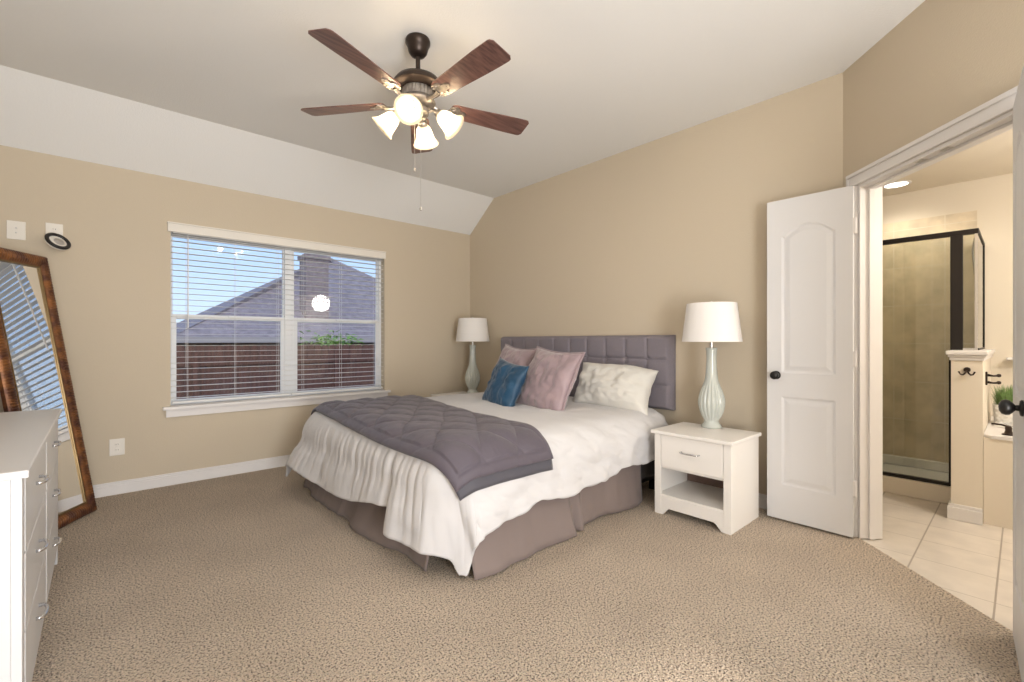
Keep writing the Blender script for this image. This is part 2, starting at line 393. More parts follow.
# second leaf opens towards the camera
a2 = R(183.9)
d2.matrix_world = T(2.625, .026, .012) @ RZ(a2)
# hinges
for hz in (.28, 1.03, 1.80):
    for dd in (d1, d2):
        mb = MB().lathe([(.006, -.045), (.0065, -.044), (.0065, .044), (.006, .045)], 12, T(-.010, TH*.5 if dd is d1 else TH+.004, hz))
        mb.box((-.012, .004, hz-.044), (.0, TH-.004, hz+.044))
        h_ = mb.build('hinge', TRIM, dd)

# ---------------------------------------------------------------- window
m = MB(); Y0, Y1 = WY+.075, WY+.135
MU0, MU1 = 1.296, 1.376
m.box((WX0, Y0, WZ0), (WX0+.012, Y1, WZ1)).box((WX1-.030, Y0, WZ0), (WX1, Y1, WZ1)).box((WX0+.012, Y0, WZ0), (WX1-.030, Y1, WZ0+.018)).box((WX0+.012, Y0, WZ1-.03), (WX1-.030, Y1, WZ1))
m.box((MU0, Y0-.001, WZ0+.018), (MU1, Y1, WZ1-.03))
win = struct(m.build('window_1', VINYL, bevel=.003))
zr = 1.345
for x0, x1 in ((WX0+.012, MU0), (MU1, WX1-.030)):
    for (a, b, c, d, yy, wst) in ((x0, x1, WZ0+.018, zr+.02, Y0+.004, .034), (x0, x1, zr-.02, WZ1-.03, Y0+.028, .011)):
        rb = .026
        s_ = MB().box((a, yy, c), (a+wst, yy+.022, d)).box((b-wst, yy, c), (b, yy+.022, d)).box((a+wst, yy, c), (b-wst, yy+.022, c+rb)).box((a+wst, yy, d-.036), (b-wst, yy+.022, d)).build('sash', VINYL, win, bevel=.002)
        MB().box((a+wst, yy+.009, c+rb), (b-wst, yy+.013, d-.036)).build('glass_pane', GLASS, s_)
    MB().box(((x0+x1)/2-.03, Y0-.010, zr+.0), ((x0+x1)/2+.03, Y0+.004, zr+.020)).build('sash_lock', VINYL, win, bevel=.003)
# stool and apron
struct(MB().box((WX0-.05, WY-.045, WZ0-.025), (WX1+.05, WY+.0, WZ0)).box((WX0, WY, WZ0-.0), (WX1, WY+.075, WZ0+.004)).box((WX0-.03, WY-.018, WZ0-.085), (WX1+.03, WY, WZ0-.025)).build('trim_window_sill', TRIM, bevel=.005))
# blind
bl = thing('window_blind', 'wide white horizontal slat blind with slats open over the bedroom window', 'blind', (1.345, WY+.035, WZ0+.006))
bl_o = Vector(bl.location)
m = MB()
nsl = 29
for i in range(nsl):
    z = .055 + i*.0468
    for (x0, x1) in ((-.908, -.012), (-.004, .91)):
        m.box((x0, -.0245, z-.001), (x1, .0245, z+.001), T(0, 0, 0) @ T(0, 0, z) @ RX(R(0)) @ T(0, 0, -z))
m.build('slats', SLAT, bl)
MB().box((-.90, -.022, .012), (-.012, .022, .028)).box((-.004, -.022, .012), (.905, .022, .028)).build('bottom_rail', SLAT, bl, bevel=.003)
MB().box((-.90, -.026, WZ1-WZ0-.055), (.905, .026, WZ1-WZ0-.012)).build('head_rail', SLAT, bl)
MB().box((-.935, -.056, WZ1-WZ0-.052), (.922, -.044, WZ1-WZ0+.012)).box((-.935, -.044, WZ1-WZ0-.052), (-.918, -.036, WZ1-WZ0+.012)).box((.905, -.044, WZ1-WZ0-.052), (.922, -.036, WZ1-WZ0+.012)).box((-.938, -.060, WZ1-WZ0+.012), (.925, -.036, WZ1-WZ0+.024)).build('valance', PLATE, bl, bevel=.003)
m = MB()
for x in (-.80, -.46, -.12, .10, .46, .82):
    for y in (-.027, .027): m.tube([(x, y, .02), (x, y, 1.38)], .0011, 5)
m.build('ladder_cord', SLAT, bl)
MB().tube([(-.80, -.034, .62), (-.80, -.034, 1.36)], .004, 8).tube([(-.815, -.036, .30), (-.815, -.036, 1.36)], .0012, 5).build('tilt_wand', SLAT, bl)
MB().tube([(.83, -.034, .34), (.83, -.034, 1.36)], .0012, 5).lathe([(.004, .30), (.007, .305), (.005, .34), (.002, .345)], 10, T(.83, -.034, 0)).build('lift_cord', SLAT, bl)

# ---------------------------------------------------------------- outside
struct(MB().box((-30, WY+.3, -1.4), (60, 60, -1.3)).build('ground', EARTH))
fe = thing('picket_fence', 'tall brown stained wooden board fence seen through the window blind', 'fence', (0, 9.5, -1.3))
m = MB(); x = -6
while x < 26:
    h = 2.37 + random.uniform(-.012, .012)
    m.prism([(x, 0), (x+.135, 0), (x+.135, h-.03), (x+.105, h), (x+.03, h), (x, h-.03)], 0, .018, Matrix(((1,0,0,0),(0,0,1,0),(0,1,0,0),(0,0,0,1))))
    x += .142
m.build('boards', FENCEM, fe)
MB().box((-6, -.05, .35), (26, 0, .44)).box((-6, -.05, 1.2), (26, 0, 1.29)).box((-6, -.05, 2.02), (26, 0, 2.11)).build('rail', FENCEM, fe)
for k in range(13): MB().box((-6+k*2.4, -.10, 0), (-5.91+k*2.4, -.05, 2.25)).build('fence_post', FENCEM, fe)
ho = thing('neighbour_house', 'neighbouring brick house with grey shingle hip roof behind the fence', 'house', (1.3, 14, -1.3))
MB().box((.4, .4, 0), (10.6, 9.6, 2.5)).build('brick_wall', BRICK, ho)
rf = MB().add([(0, 0, 2.52), (11.2, 0, 2.52), (11.2, 10, 2.52), (0, 10, 2.52), (5.55, 4.7, 5.85), (6.1, 5.3, 5.85)],
         [(0, 1, 5, 4), (1, 2, 5), (2, 3, 4, 5), (3, 0, 4), (0, 3, 2, 1)]).build('roof', SHINGLE, ho)
MB().box((-.03, -.03, 2.40), (11.23, .0, 2.56)).box((-.03, 0, 2.40), (0, 10, 2.56)).build('eave_board', EAVE, ho)
ch = MB().box((3.5, .9, 2.6), (4.2, 1.5, 5.15)).box((3.45, .85, 5.02), (4.25, 1.55, 5.15)).build('chimney', CHIMB, ho)
MB().box((3.7, 1.05, 5.15), (4.0, 1.35, 5.3)).build('chimney_cap', FRAMEB, ch)
# small tree just behind the fence
tr = thing('young_tree', 'small bright green leafy tree showing above the fence through the right window', 'tree', (4.15, 10.9, -1.3))
MB().tube([(0, 0, 0), (.02, 0, 1.2), (0, .02, 2.3)], [.05, .035, .012], 8).build('trunk', BARK, tr)
m = MB(); rr = random.Random(7)
for k in range(420):
    p = Vector((rr.gauss(0, .27), rr.gauss(0, .25), 2.33 + rr.gauss(0, .14)))
    q = Matrix.Translation(p) @ RZ(rr.uniform(0, 6.3)) @ RX(rr.uniform(-.8, .8)) @ RY(rr.uniform(-.6, .6))
    m.add([q @ Vector(v) for v in ((-.09, 0, 0), (-.02, -.025, .008), (.09, 0, -.01), (-.02, .025, .008))], [(0, 1, 2, 3)])
m.build('foliage', SHRUB, tr)

# ---------------------------------------------------------------- bed
BC = 2.80; HW = .965; HEADX = 3.275; FOOTX = 1.27
bed = thing('bed', 'king size bed with grey tufted headboard and taupe bed skirt', 'bed', (FOOTX, BC, 0))
def loc(x, y, z): return (x-FOOTX, y-BC, z)
MB().box(loc(FOOTX, BC-HW, .33), loc(HEADX, BC+HW, .585)).build('mattress', MATTR, bed, bevel=.05, seg=4, smooth='auto')
MB().box(loc(FOOTX+.01, BC-HW+.01, .13), loc(HEADX, BC+HW-.01, .325)).build('box_spring', SPRING, bed, bevel=.02)
for x in (FOOTX+.10, 2.27, 3.2):
    for y in (BC-HW+.08, BC+HW-.08):
        MB().box(loc(x-.025, y-.025, .0), loc(x+.025, y+.025, .13)).build('leg', BLACK, bed, bevel=.004)
MB().box(loc(FOOTX+.02, BC-HW+.03, .105), loc(HEADX, BC-HW+.06, .13)).build('bed_rail', BLACK, bed)
MB().box(loc(FOOTX+.02, BC+HW-.06, .105), loc(HEADX, BC+HW-.03, .13)).build('bed_rail', BLACK, bed)
# headboard: tufted squares
HB0, HB1, HZ0, HZ1 = 1.832, 3.862, .60, 1.193
cw = .203; 
def tuft(y, z):
    fy = ((y-HB0) / cw) % 1; fz = ((HZ1 - z + .01) / cw) % 1
    dy = min(fy, 1-fy)*cw; dz = min(fz, 1-fz)*cw
    iz = (HZ1-z+.01)/cw
    g = 0
    edge = min(y-HB0, HB1-y, HZ1-z, z-HZ0)
    gy = math.exp(-(dy/.010)**2); gz = math.exp(-(dz/.010)**2)
    d = math.hypot(dy, dz); node = math.exp(-(d/.022)**2)
    g = max(gy, gz)*.008 + node*.012
    puff = .010*(math.sin(PI*min(1, dy/cw*1.0+.0))*0 + (4*fy*(1-fy))**.5 * (4*fz*(1-fz))**.5)
    f = min(1, max(0, edge/.03)); f = 1-(1-f)**2.2
    return (.055*f) + (puff - g)*f
m = MB()
m.grid(290, 92, lambda u, v: loc(BX-.03 - .012 - tuft(HB0+u*(HB1-HB0), HZ0+v*(HZ1-HZ0)), HB0+u*(HB1-HB0), HZ0+v*(HZ1-HZ0)))
m.box(loc(BX-.043, HB0, HZ0), loc(BX-.004, HB1, HZ1))
hb = m.build('headboard', HEADM, bed, smooth='auto')
for i in range(1, 10):
    for k in (1, 2, 3):
        m = MB()
        M = T(*loc(BX-.03-.012-.040, HB0+i*cw, HZ1+.01-k*cw)) @ RY(R(-90))
        m.lathe([(0, .006), (.008, .004), (.011, 0), (.011, -.004)], 12, M, cap=False)
        m.build('tufting_button', HEADM, hb, smooth=True)
MB().box(loc(BX-.045, HB0+.25, 0), loc(BX-.02, HB0+.32, HZ0+.1)).build('headboard_leg', BLACK, bed)
MB().box(loc(BX-.045, HB1-.32, 0), loc(BX-.02, HB1-.25, HZ0+.1)).build('headboard_leg', BLACK, bed)
# bed skirt: panels falling from the box spring
def skirt(path, seed, flare=.10, gapend=0, nz=12, seg=.02, amp=.02, freq=7):
    pts = [Vector(p) for p in path]; m = MB(); L = 0; cum = [0]
    for a, b in zip(pts, pts[1:]): L += (b-a).length; cum.append(L)
    n = int(L/seg)
    def at(s):
        for k in range(len(pts)-1):
            if s <= cum[k+1] or k == len(pts)-2:
                t = (s-cum[k])/(cum[k+1]-cum[k]); d = (pts[k+1]-pts[k]).normalized(); return pts[k].lerp(pts[k+1], t), Vector((d.y, -d.x))
    def fn(u, v):
        s = u*L; p, nr = at(s); dz = 1-v
        wob = (math.sin(s*freq + seed) * .5 + fbm(s*3.1, seed)*1.3) * amp * dz + fbm(s*16, seed+9)*.006*dz
        off = flare*dz**1.3*(.75+.35*math.sin(s*1.9+seed*2)) + wob
        return loc(p.x + nr.x*off, p.y + nr.y*off, .008 + .335*v + (.006*math.sin(s*9) if v == 0 else 0)*.5)
    m.grid(n, nz, fn)
    return m.build('bed_skirt', SKIRT, bed, smooth=True, solid=.004, recalc=False)
ys = BC-HW-.006; yf = BC+HW+.006; xf = FOOTX-.006
# near side: two panels with an open pleat between them; the path runs so the outward normal is on the right
skirt([(FOOTX+.06, ys), (2.08, ys)], .4, .085)
skirt([(2.20, ys), (2.88, ys)], 2.1, .05, amp=.03, freq=12)
skirt([(xf, yf), (xf, 1.97)], 3.3, .10, amp=.034, freq=9)
skirt([(3.2, yf), (FOOTX, yf)], 1.2, .06)
# folded-back pleat tongue in the near side opening
m = MB(); m.grid(14, 10, lambda u, v: loc(2.03+.15*u + .02*math.sin(v*3), ys+.03-.07*(1-v)-.030*math.sin(u*9)*(1-v), .01+.32*v)); m.build('bed_skirt_pleat', SKIRT, bed, smooth=True, solid=.004, recalc=False)

# duvet and quilt share the draped surface
XI = FOOTX+.10; EB = HW-.12; RAD = .19; TOP = .612
def drape(a, b, off=0, rad=RAD, flare=.22, top=TOP):
    """a: metres beyond the inner foot line (negative = on top), b: across from the centre (negative = near side)"""
    ea = max(0, a); eb = max(0, abs(b)-EB); sb = -1 if b < 0 else 1
    e = math.hypot(ea, eb)*(1-.05*smooth01(min(ea, eb)/.35))
    if e > .68: e = .68 + .03*(1-math.exp(-(e-.68)/.03))
    x0 = XI - min(a, 0); y0 = BC + max(-EB, min(EB, b))
    if e < 1e-6: return Vector((x0, y0, top+off))
    hh = math.hypot(ea, eb); dx, dy = -ea/hh, sb*eb/hh
    q = rad*PI/2
    fl = flare
    if e < q: o_ = rad*math.sin(e/rad); dr = rad*(1-math.cos(e/rad)); nx, nz = math.sin(e/rad), math.cos(e/rad)
    else:
        t = e-q; th = fl*min(1, t/.12)
        o_ = rad + t*math.sin(th); dr = rad + t*math.cos(th); nx, nz = math.cos(th), math.sin(th)
    p = Vector((x0+dx*o_, y0+dy*o_, top-dr))
    return p + Vector((dx*nx, dy*nx, nz))*off
def smooth01(t): t = max(0, min(1, t)); return t*t*(3-2*t)
def foothem(b):
    # longer towards the near corner with a step where the fold overlaps
    base = .55 + .012*math.sin(b*5) - .070*smooth01((-b-.05)/.45)
    base += .105*smooth01((-.54-b)/.05)
    return base
def nearhem(a):
    # a from -1.8 (head) to foot
    t = smooth01((a+1.9)/1.9)
    return .415 + .045*t + .075*smooth01((a+.5)/.5) + .014*math.sin(a*6) + .010*math.sin(a*17+1)
def duvet_pt(u, v, off=0):
    # u 0 head -> 1 foot hem, v 0 near hem -> 1 far hem
    for _ in range(2):
        aN = -1.80 + u*(1.80+.45)
        B0 = EB + nearhem(aN); B1 = EB + .46
        b = -B0 + v*(B0+B1)
        A = foothem(b)
        a = -1.80 + u*(1.80+A)
    ea = max(0, a); eb = max(0, abs(b)-EB); e = math.hypot(ea, eb)
    corner = ea > 0 and eb > 0
    fl = .20
    if b > 0: fl += .26*smooth01((b-.2)/.7)*smooth01(ea/.12)
    if b < 0: fl -= .06*smooth01((-b-.5)/.4)*(1-smooth01(ea/.1))
    if b < 0 and ea > 0: fl -= .13*smooth01((-b-.55)/.35)*smooth01(ea/.35)
    if b < 0 and a < -1.0: fl -= .10*smooth01((-a-1.0)/.5)
    p = drape(a, b, off, flare=fl)
    if b < 0: p.x += .10*smooth01(min(ea, eb)/.40)
    hang = smooth01((e-.16)/.24)
    # vertical gathers on the foot side
    dx, dy = (-ea/e, (-1 if b < 0 else 1)*eb/e) if e > 1e-6 else (0, 0)
    s = b if ea >= eb else a
    f = 0; wc = 1-smooth01(min(ea, eb)/.10)
    if e > .02:
        wob = fbm(a*2.1, b*2.1, 3.0)
        if ea >= eb:
            f = hang*(.006*math.sin(s*11+wob*4)*wc + 0*s) + .0095*wc*smooth01((e-.10)/.15)*(1-.6*smooth01((e-.38)/.15))*fbm(s*22, e*1.3, 5.0) + .010*hang*(1-wc)*fbm(math.atan2(eb, ea)*2.5, e*1.5, 2.0)
        else:
            f = wc*(hang*(.007*math.sin(s*8+wob*4+1)) + .019*smooth01(e/.14)*fbm(s*5+e*7, e*6-s*3, 7.0)) + .010*hang*(1-wc)*fbm(math.atan2(eb, ea)*2.5, e*1.5, 2.0)
        if corner:
            ph = math.atan2(eb, ea)
            f += hang*(.004 if b < 0 else .016)*math.sin(ph*6+ (2.2 if b < 0 else .4))*min(1, 2*ph)*min(1, 2*(PI/2-ph))
        # the overlapping fold near the corner
        f += (hang*.022*math.exp(-((b+.625)/.055)**2) - hang*.030*math.exp(-((b+.515)/.05)**2))*(1 if ea > 0 else 0)
    top = 1-smooth01(e/.1)
    z = top*(.010*fbm(a*2.3, b*2.3, 1.0) + .004*fbm(a*7, b*7, 4.0)) + .010*top*(1-((b/EB)**4 if abs(b) < EB else 1))
    p += Vector((dx*f, dy*f, z))
    if p.z < .02: p.z = .02
    return p
m = MB(); m.grid(200, 240, lambda u, v: duvet_pt(u, v) - Vector((FOOTX, BC, 0)))
du = m.build('duvet', SHEET, None, smooth=True, solid=.018, sub=0, loc=(FOOTX, BC, 0), recalc=False)
tag(du, 'white cotton duvet spread over the bed and hanging at its foot', 'duvet')
# folded quilt
def quilt_layer(u, v, off, ext, puff, near):
    # u 0 head-side edge -> 1 foot edge; v 0 near end -> 1 far end
    bn = -(EB + near + ext); bf = EB + .17
    b = bn + v*(bf-bn)
    hd = -.50 - .23*v + .035*math.sin(v*5); ft = .130 + .03*math.sin(v*4+.5) + .02*(1-v)
    a = hd + u*(ft-hd)
    q = 0
    if puff:
        wq = .02*fbm(a*3, b*3, 6.0)
        s = (a + b*.72 + wq)/.125; t = (a - b*.72 - wq + .06)/.125
        d1_ = abs(math.sin(PI*s/1.0*.5)); d2_ = abs(math.sin(PI*t*.5))
        q = .021*(min(1, d1_*1.25)**.42 * min(1, d2_*1.25)**.42) + .003*fbm(a*16, b*16, 2.0)
        em = min(u*(ft-hd), (1-u)*(ft-hd), v*(bf-bn), (1-v)*(bf-bn))
        if em < .05: q = q*.25 + .009*abs(math.sin(PI*min(1, em/.05)))**.6
        q *= 1
    p = drape(a, b, off + q + .022*1, flare=.2)
    p.z += .006*fbm(a*3, b*3, 8.0)
    return p
def slab(mb, nu, nv, o0, o1, ext, near, puff):
    def top(u, v):
        return quilt_layer(u, v, o1, ext, puff, near) - Vector((FOOTX, BC, 0))
    def bot(u, v): return quilt_layer(u, v, o0, ext, False, near) - Vector((FOOTX, BC, 0))
    k = len(mb.v); mb.grid(nu, nv, top); mb.grid(nu, nv, bot); N = nu*nv
    ring = [(i, 0) for i in range(nu-1)] + [(nu-1, j) for j in range(nv-1)] + [(i, nv-1) for i in range(nu-1, 0, -1)] + [(0, j) for j in range(nv-1, 0, -1)]
    idx = [k + j*nu + i for i, j in ring]
    for p, q in zip(idx, idx[1:]+idx[:1]): mb.f.append((p, q, q+N, p+N))
m = MB(); slab(m, 120, 340, .014, .018, .0, .238, True)
qo = m.build('quilt', QUILT, None, smooth=True, loc=(FOOTX, BC, 0))
tag(qo, 'grey mauve diamond stitched quilt folded across the foot of the bed', 'quilt')
m = MB(); slab(m, 40, 120, -.012, .006, .050, .238, False); m.build('under_layer', QUILTL, qo, smooth=True)

# ---------------------------------------------------------------- pillows
def pillow(name, label, m_, W, Hh, Tk, center, yaw, lean, roll, group=None, pinch=.10, wr=.006, seed=0, piping=None, slump=0):
    """stands on its lower edge; the face looks to -X turned by yaw, leaning back by lean"""
    def pt(u, v, side):
        x = (u*2-1); y = (v*2-1)
        ex = 1 - pinch*(1-y*y)*abs(x)**3 ; ey = 1 - pinch*(1-x*x)*abs(y)**3
        ax, ay = abs(x), abs(y)
        t = max(0, (1-ax**2.6))**.55 * max(0, (1-ay**2.6))**.55
        cr = math.exp(-((ax-1)**2+(ay-1)**2)/.05)
        n_ = fbm(x*2.2, y*2.2, seed)*wr*2.0*t + fbm(x*7, y*5, seed+5)*wr*t
        rad_ = math.sin(math.atan2(y, x)*11 + seed)*wr*.9*(math.hypot(x, y)/1.2)**2*t**.6
        yy = y*ey*Hh/2 - slump*(1-t)*(1 if y > 0 else 0)*.0
        if slump: yy -= slump*(x if x > 0 else 0)**2*(y+1)/2
        return Vector((x*ex*W/2, yy, side*(t*Tk/2 + n_ + rad_)))
    n = 46; mb = MB()
    mb.grid(n, n, lambda u, v: pt(u, v, 1)); mb.grid(n, n, lambda u, v: pt(u, v, -1))
    # local: x across, y up, z = facing normal -> world
    M0 = Matrix(((0, 0, -1, 0), (-1, 0, 0, 0), (0, 1, 0, 0), (0, 0, 0, 1)))  # x->-Y, y->Z, z->-X
    o = mb.build(name, m_, None, smooth=True)
    b = bmesh.new(); b.from_mesh(o.data); bmesh.ops.remove_doubles(b, verts=b.verts, dist=.0012); bmesh.ops.recalc_face_normals(b, faces=b.faces); b.to_mesh(o.data); b.free()
    for p in o.data.polygons: p.use_smooth = True
    o.matrix_world = T(*center) @ RZ(yaw) @ RY(lean) @ M0 @ RZ(roll)
    tag(o, label, 'pillow', group)
    if piping:
        pts = [];
        for k in range(160):
            s = k/160*4; i = int(s); f = s-i
            u, v = ((f, 0), (1, f), (1-f, 1), (0, 1-f))[i]
            pts.append(pt(u, v, 1)*1.012)
        MB().tube(pts, .008, 6, closed=True).build('piping', piping, o, smooth=True)
    return o
pillow('bed_pillow', 'large white pillow leaning on the headboard at its near end', PILLOWM, .71, .42, .26, (3.07, 2.20, .775), R(4), R(27), R(0), wr=.013, seed=1.3, slump=.05)
pillow('bed_pillow', 'white pillow mostly hidden behind the mauve and blue cushions', PILLOWM, .84, .42, .20, (3.15, 3.38, .785), R(-3), R(22), R(2), wr=.009, seed=4.1)
pillow('throw_cushion', 'mauve velvet square cushion standing in front, nearest the white pillow', MAUVE, .59, .535, .19, (2.62, 2.49, .827), R(-8), R(22), R(-4), wr=.011, seed=2.2, piping=MAUVE)
pillow('throw_cushion', 'mauve velvet square cushion half hidden behind the blue one', MAUVE, .56, .53, .18, (2.80, 3.13, .842), R(-12), R(20), R(-4), wr=.011, seed=6.6, piping=MAUVE)
pillow('throw_cushion', 'small blue velvet cushion in front of the far mauve cushion', BLUE, .49, .43, .15, (2.48, 2.85, .779), R(-10), R(22), R(-7), wr=.009, seed=8.8)

# ---------------------------------------------------------------- nightstands
def bar_handle(parent, M, w_=.115, name='handle', st=.027):
    """bar along local x, standing off along +z"""
    pts = [(-w_/2, 0, 0), (-w_/2, 0, st-.009), (-w_/2+.015, 0, st)] + [(-w_/2+.015+(w_-.03)*k/6, 0, st+.003*math.sin(PI*k/6)) for k in range(1, 6)] + [(w_/2-.015, 0, st), (w_/2, 0, st-.009), (w_/2, 0, 0)]
    return MB().tube([M @ Vector(p) for p in pts], .0055, 8).build(name, CHROME, parent, smooth=True)
def nightstand(label, locn):
    # local: front faces -x, width along y
    t = thing('nightstand', label, 'nightstand', locn, 0, 'nightstands beside the bed')
    W, Dp, Z = .50, .42, .553
    MB().box((-Dp/2-.025, -W/2-.018, Z-.022), (Dp/2, W/2+.018, Z)).build('top', CREAM, t, bevel=.004)
    for s in (-1, 1):
        MB().box((-Dp/2+.016, s*W/2-(.0 if s < 0 else .018), 0), (Dp/2-.0, s*W/2+(.018 if s < 0 else 0), Z-.022)).build('side_panel', CREAM, t, bevel=.002)
        MB().box((-Dp/2-.004, s*W/2-(.0 if s < 0 else .045), 0), (-Dp/2+.016, s*W/2+(.045 if s < 0 else 0), Z-.022)).build('front_stile', CREAM, t, bevel=.002)
    MB().box((Dp/2-.012, -W/2+.018, .31), (Dp/2, W/2-.018, Z-.022)).build('back_panel', CREAM, t)
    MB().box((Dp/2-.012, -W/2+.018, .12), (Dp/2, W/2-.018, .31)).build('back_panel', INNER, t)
    MB().box((-Dp/2+.0, -W/2+.018, .118), (Dp/2-.012, W/2-.018, .134)).build('shelf', CREAM, t, bevel=.001)
    MB().box((-Dp/2+.012, -W/2+.018, .305), (Dp/2-.012, W/2-.018, .318)).build('divider', CREAM, t)
    a = W/2-.045
    MB().prism([(-a, .0), (-a+.012, .0), (-a+.055, .045), (a-.055, .045), (a-.012, .0), (a, .0), (a, .118), (-a, .118)], -Dp/2-.002, -Dp/2+.014, Matrix(((0,0,1,0),(1,0,0,0),(0,1,0,0),(0,0,0,1)))).build('apron', CREAM, t, bevel=.002)
    d = MB().box((-Dp/2-.006, -a+.003, .322), (-Dp/2+.012, a-.003, Z-.026)).box((-Dp/2+.012, -a+.01, .33), (Dp/2-.04, a-.01, .48)).build('drawer', CREAM, t, bevel=.003)
    bar_handle(d, T(-Dp/2-.006, 0, .435) @ RY(R(-90)) @ RZ(R(90)))
    return t
ns = nightstand('white nightstand with one drawer and open shelf beside the open door', (2.985, 1.40, 0))
n2 = copy_tree(ns); n2.location = (2.985, 4.14, 0); n2['label'] = 'white nightstand in the far corner, only its top showing behind the bed'

# ---------------------------------------------------------------- table lamps
def lamp(label, locn):
    t = thing('table_lamp', label, 'lamp', locn, 0, 'table lamps on the nightstands')
    def fl(a, z):
        g = max(0, min(1, (z-.05)/.03))*max(0, min(1, (.33-z)/.07))
        return 1 + .07*g*(abs(math.sin(a*9))*2-1)
    prof = [(0, 0), (.064, 0), (.066, .008), (.062, .018), (.052, .030), (.046, .042), (.048, .055), (.060, .08), (.073, .115), (.080, .155), (.081, .185), (.076, .215), (.066, .25), (.054, .285), (.044, .32), (.038, .36), (.034, .42), (.032, .48), (.034, .52), (.038, .543), (.034, .546), (0, .546)]
    MB().lathe(prof, 108, flute=fl, cap=False).build('lamp_base', CERAM, t, smooth=True)
    MB().lathe([(.012, .545), (.012, .575), (.007, .577), (.007, .64), (.017, .642), (.017, .70), (.004, .705)], 14).tube([(0, 0, .70), (0, 0, .86)], .003, 6).build('lamp_stem', STEEL, t, smooth='auto')
    sh = MB().lathe([(.192, .586), (.160, .848), (.1575, .848), (.1895, .586)], 48, close=True).build('lamp_shade', SHADEM, t, smooth='auto')
    MB().tube([(-.16, 0, .842), (.16, 0, .842)], .002, 5).tube([(0, -.16, .842), (0, .16, .842)], .002, 5).lathe([(0, .865), (.008, .86), (.006, .85), (0, .846)], 10, cap=False).build('shade_spider', STEEL, sh)
    return t
la = lamp('pale ribbed ceramic lamp with white shade on the near nightstand, beside the door', (3.13, 1.43, .5535))
lb = copy_tree(la); lb.location = (3.17, 4.19, .5535); lb['label'] = 'pale ribbed ceramic lamp with white shade on the far nightstand, in the room corner'

# ---------------------------------------------------------------- dresser
dr = thing('dresser', 'white six drawer dresser with chrome pulls standing along the left wall', 'dresser', (-.37, 2.60, 0))
# local: front faces +x at .215; length along y
FX = .212; DY = .76; DZ = .792
MB().box((-.215, -DY-.02, DZ-.022), (FX+.018, DY+.02, DZ)).build('top', WHITE, dr, bevel=.004)
for s in (-1, 1):
    MB().box((-.21, s*DY-(0 if s < 0 else .02), 0), (FX-.018, s*DY+(.02 if s < 0 else 0), DZ-.022)).build('side_panel', WHITE, dr, bevel=.002)
    MB().box((FX-.018, s*DY-(.005 if s < 0 else .05), 0), (FX+.004, s*DY+(.05 if s < 0 else .005), DZ-.022)).build('corner_post', WHITE, dr, bevel=.002)
MB().box((-.21, -DY+.02, .06), (-.20, DY-.02, DZ-.022)).build('back_panel', WHITE, dr)
MB().box((-.20, -DY+.02, .075), (FX-.02, DY-.02, .095)).box((FX-.018, -DY+.05, .045), (FX-.0, DY-.05, .092)).build('bottom_rail', WHITE, dr, bevel=.002)
MB().box((FX-.018, -.018, .09), (FX-.001, .018, DZ-.022)).build('centre_stile', WHITE, dr, bevel=.002)
for col in (-1, 1):
    y0, y1 = (.022, DY-.053) if col > 0 else (-DY+.053, -.022)
    for k in range(3):
        z0 = .098 + k*.224; z1 = z0+.219
        d = MB().box((FX-.014, y0, z0), (FX+.006, y1, z1)).box((-.18, y0+.02, z0+.02), (FX-.014, y1-.02, z1-.04)).build('drawer', WHITE, dr, bevel=.003)
        bar_handle(d, T(FX+.006, (y0+y1)/2+.0, z0+.128) @ RZ(R(90)) @ RX(R(90)), .105, st=.020)

# ---------------------------------------------------------------- leaning mirror
th = R(31.5); ln = R(9.7)
B = Vector((-.010, 4.186, .004)); dv = Vector((-math.sin(th), -math.cos(th), 0)); bk = Vector((-math.cos(th), math.sin(th), 0))
up = bk*math.sin(ln) + Vector((0, 0, math.cos(ln))); nn = dv.cross(up); 
if nn.x < 0: nn = -nn
mw = .498; mh = 1.72
mi = thing('floor_mirror', 'tall mirror in ribbed bronze frame leaning in the corner behind the dresser', 'mirror', B)
MM = Matrix(((dv.x, up.x, nn.x, 0), (dv.y, up.y, nn.y, 0), (dv.z, up.z, nn.z, 0), (0, 0, 0, 1)))
fw = .078
def rib_strip(length, w0, M, mit=True):
    """half-round ribbed moulding along local y from 0..length, width w0 along x (x=0 outer), height z"""
    mb = MB(); n = int(length/.0030)
    def fn(u, v):
        s = v*length; x = u*w0
        if mit: s = x + v*(length-2*x)
        hgt = .022*math.sin(PI*min(1, u*1.12))**.6 if u < .87 else .004
        hgt -= .0075*(1-abs(math.sin(PI*s/.0175))**.7) * (math.sin(PI*min(1, u*1.12)) if u < .88 else 0)
        return (x, s, .003+hgt)
    mb.grid(13, n, fn, M); return mb
parts = [(mh, MM), (mw, MM @ Matrix(((0,1,0,0),(1,0,0,0),(0,0,1,0),(0,0,0,1)))), (mh, MM @ Matrix(((-1,0,0,mw),(0,1,0,0),(0,0,1,0),(0,0,0,1)))), (mw, MM @ Matrix(((0,1,0,0),(-1,0,0,mh),(0,0,1,0),(0,0,0,1))))]
fr = MB()
for L_, M in parts:
    q = rib_strip(L_, fw, M); fr.add(q.v, q.f)
for (a, b) in (((0, 0), (fw, mh)), ((mw-fw, 0), (mw, mh)), ((fw, 0), (mw-fw, fw)), ((fw, mh-fw), (mw-fw, mh))):
    fr.box((a[0], a[1], -.016), (b[0], b[1], .004), MM)
f_ = fr.build('mirror_frame', FRAMEG, mi, smooth='auto', recalc=True)
g_ = MB()
for (a, b) in (((fw-.004, fw), (fw+.003, mh-fw)), ((mw-fw-.003, fw), (mw-fw+.004, mh-fw)), ((fw, fw-.004), (mw-fw, fw+.006)), ((fw, mh-fw-.006), (mw-fw, mh-fw+.004))):
    g_.box((a[0], a[1], .0), (b[0], b[1], .010), MM)
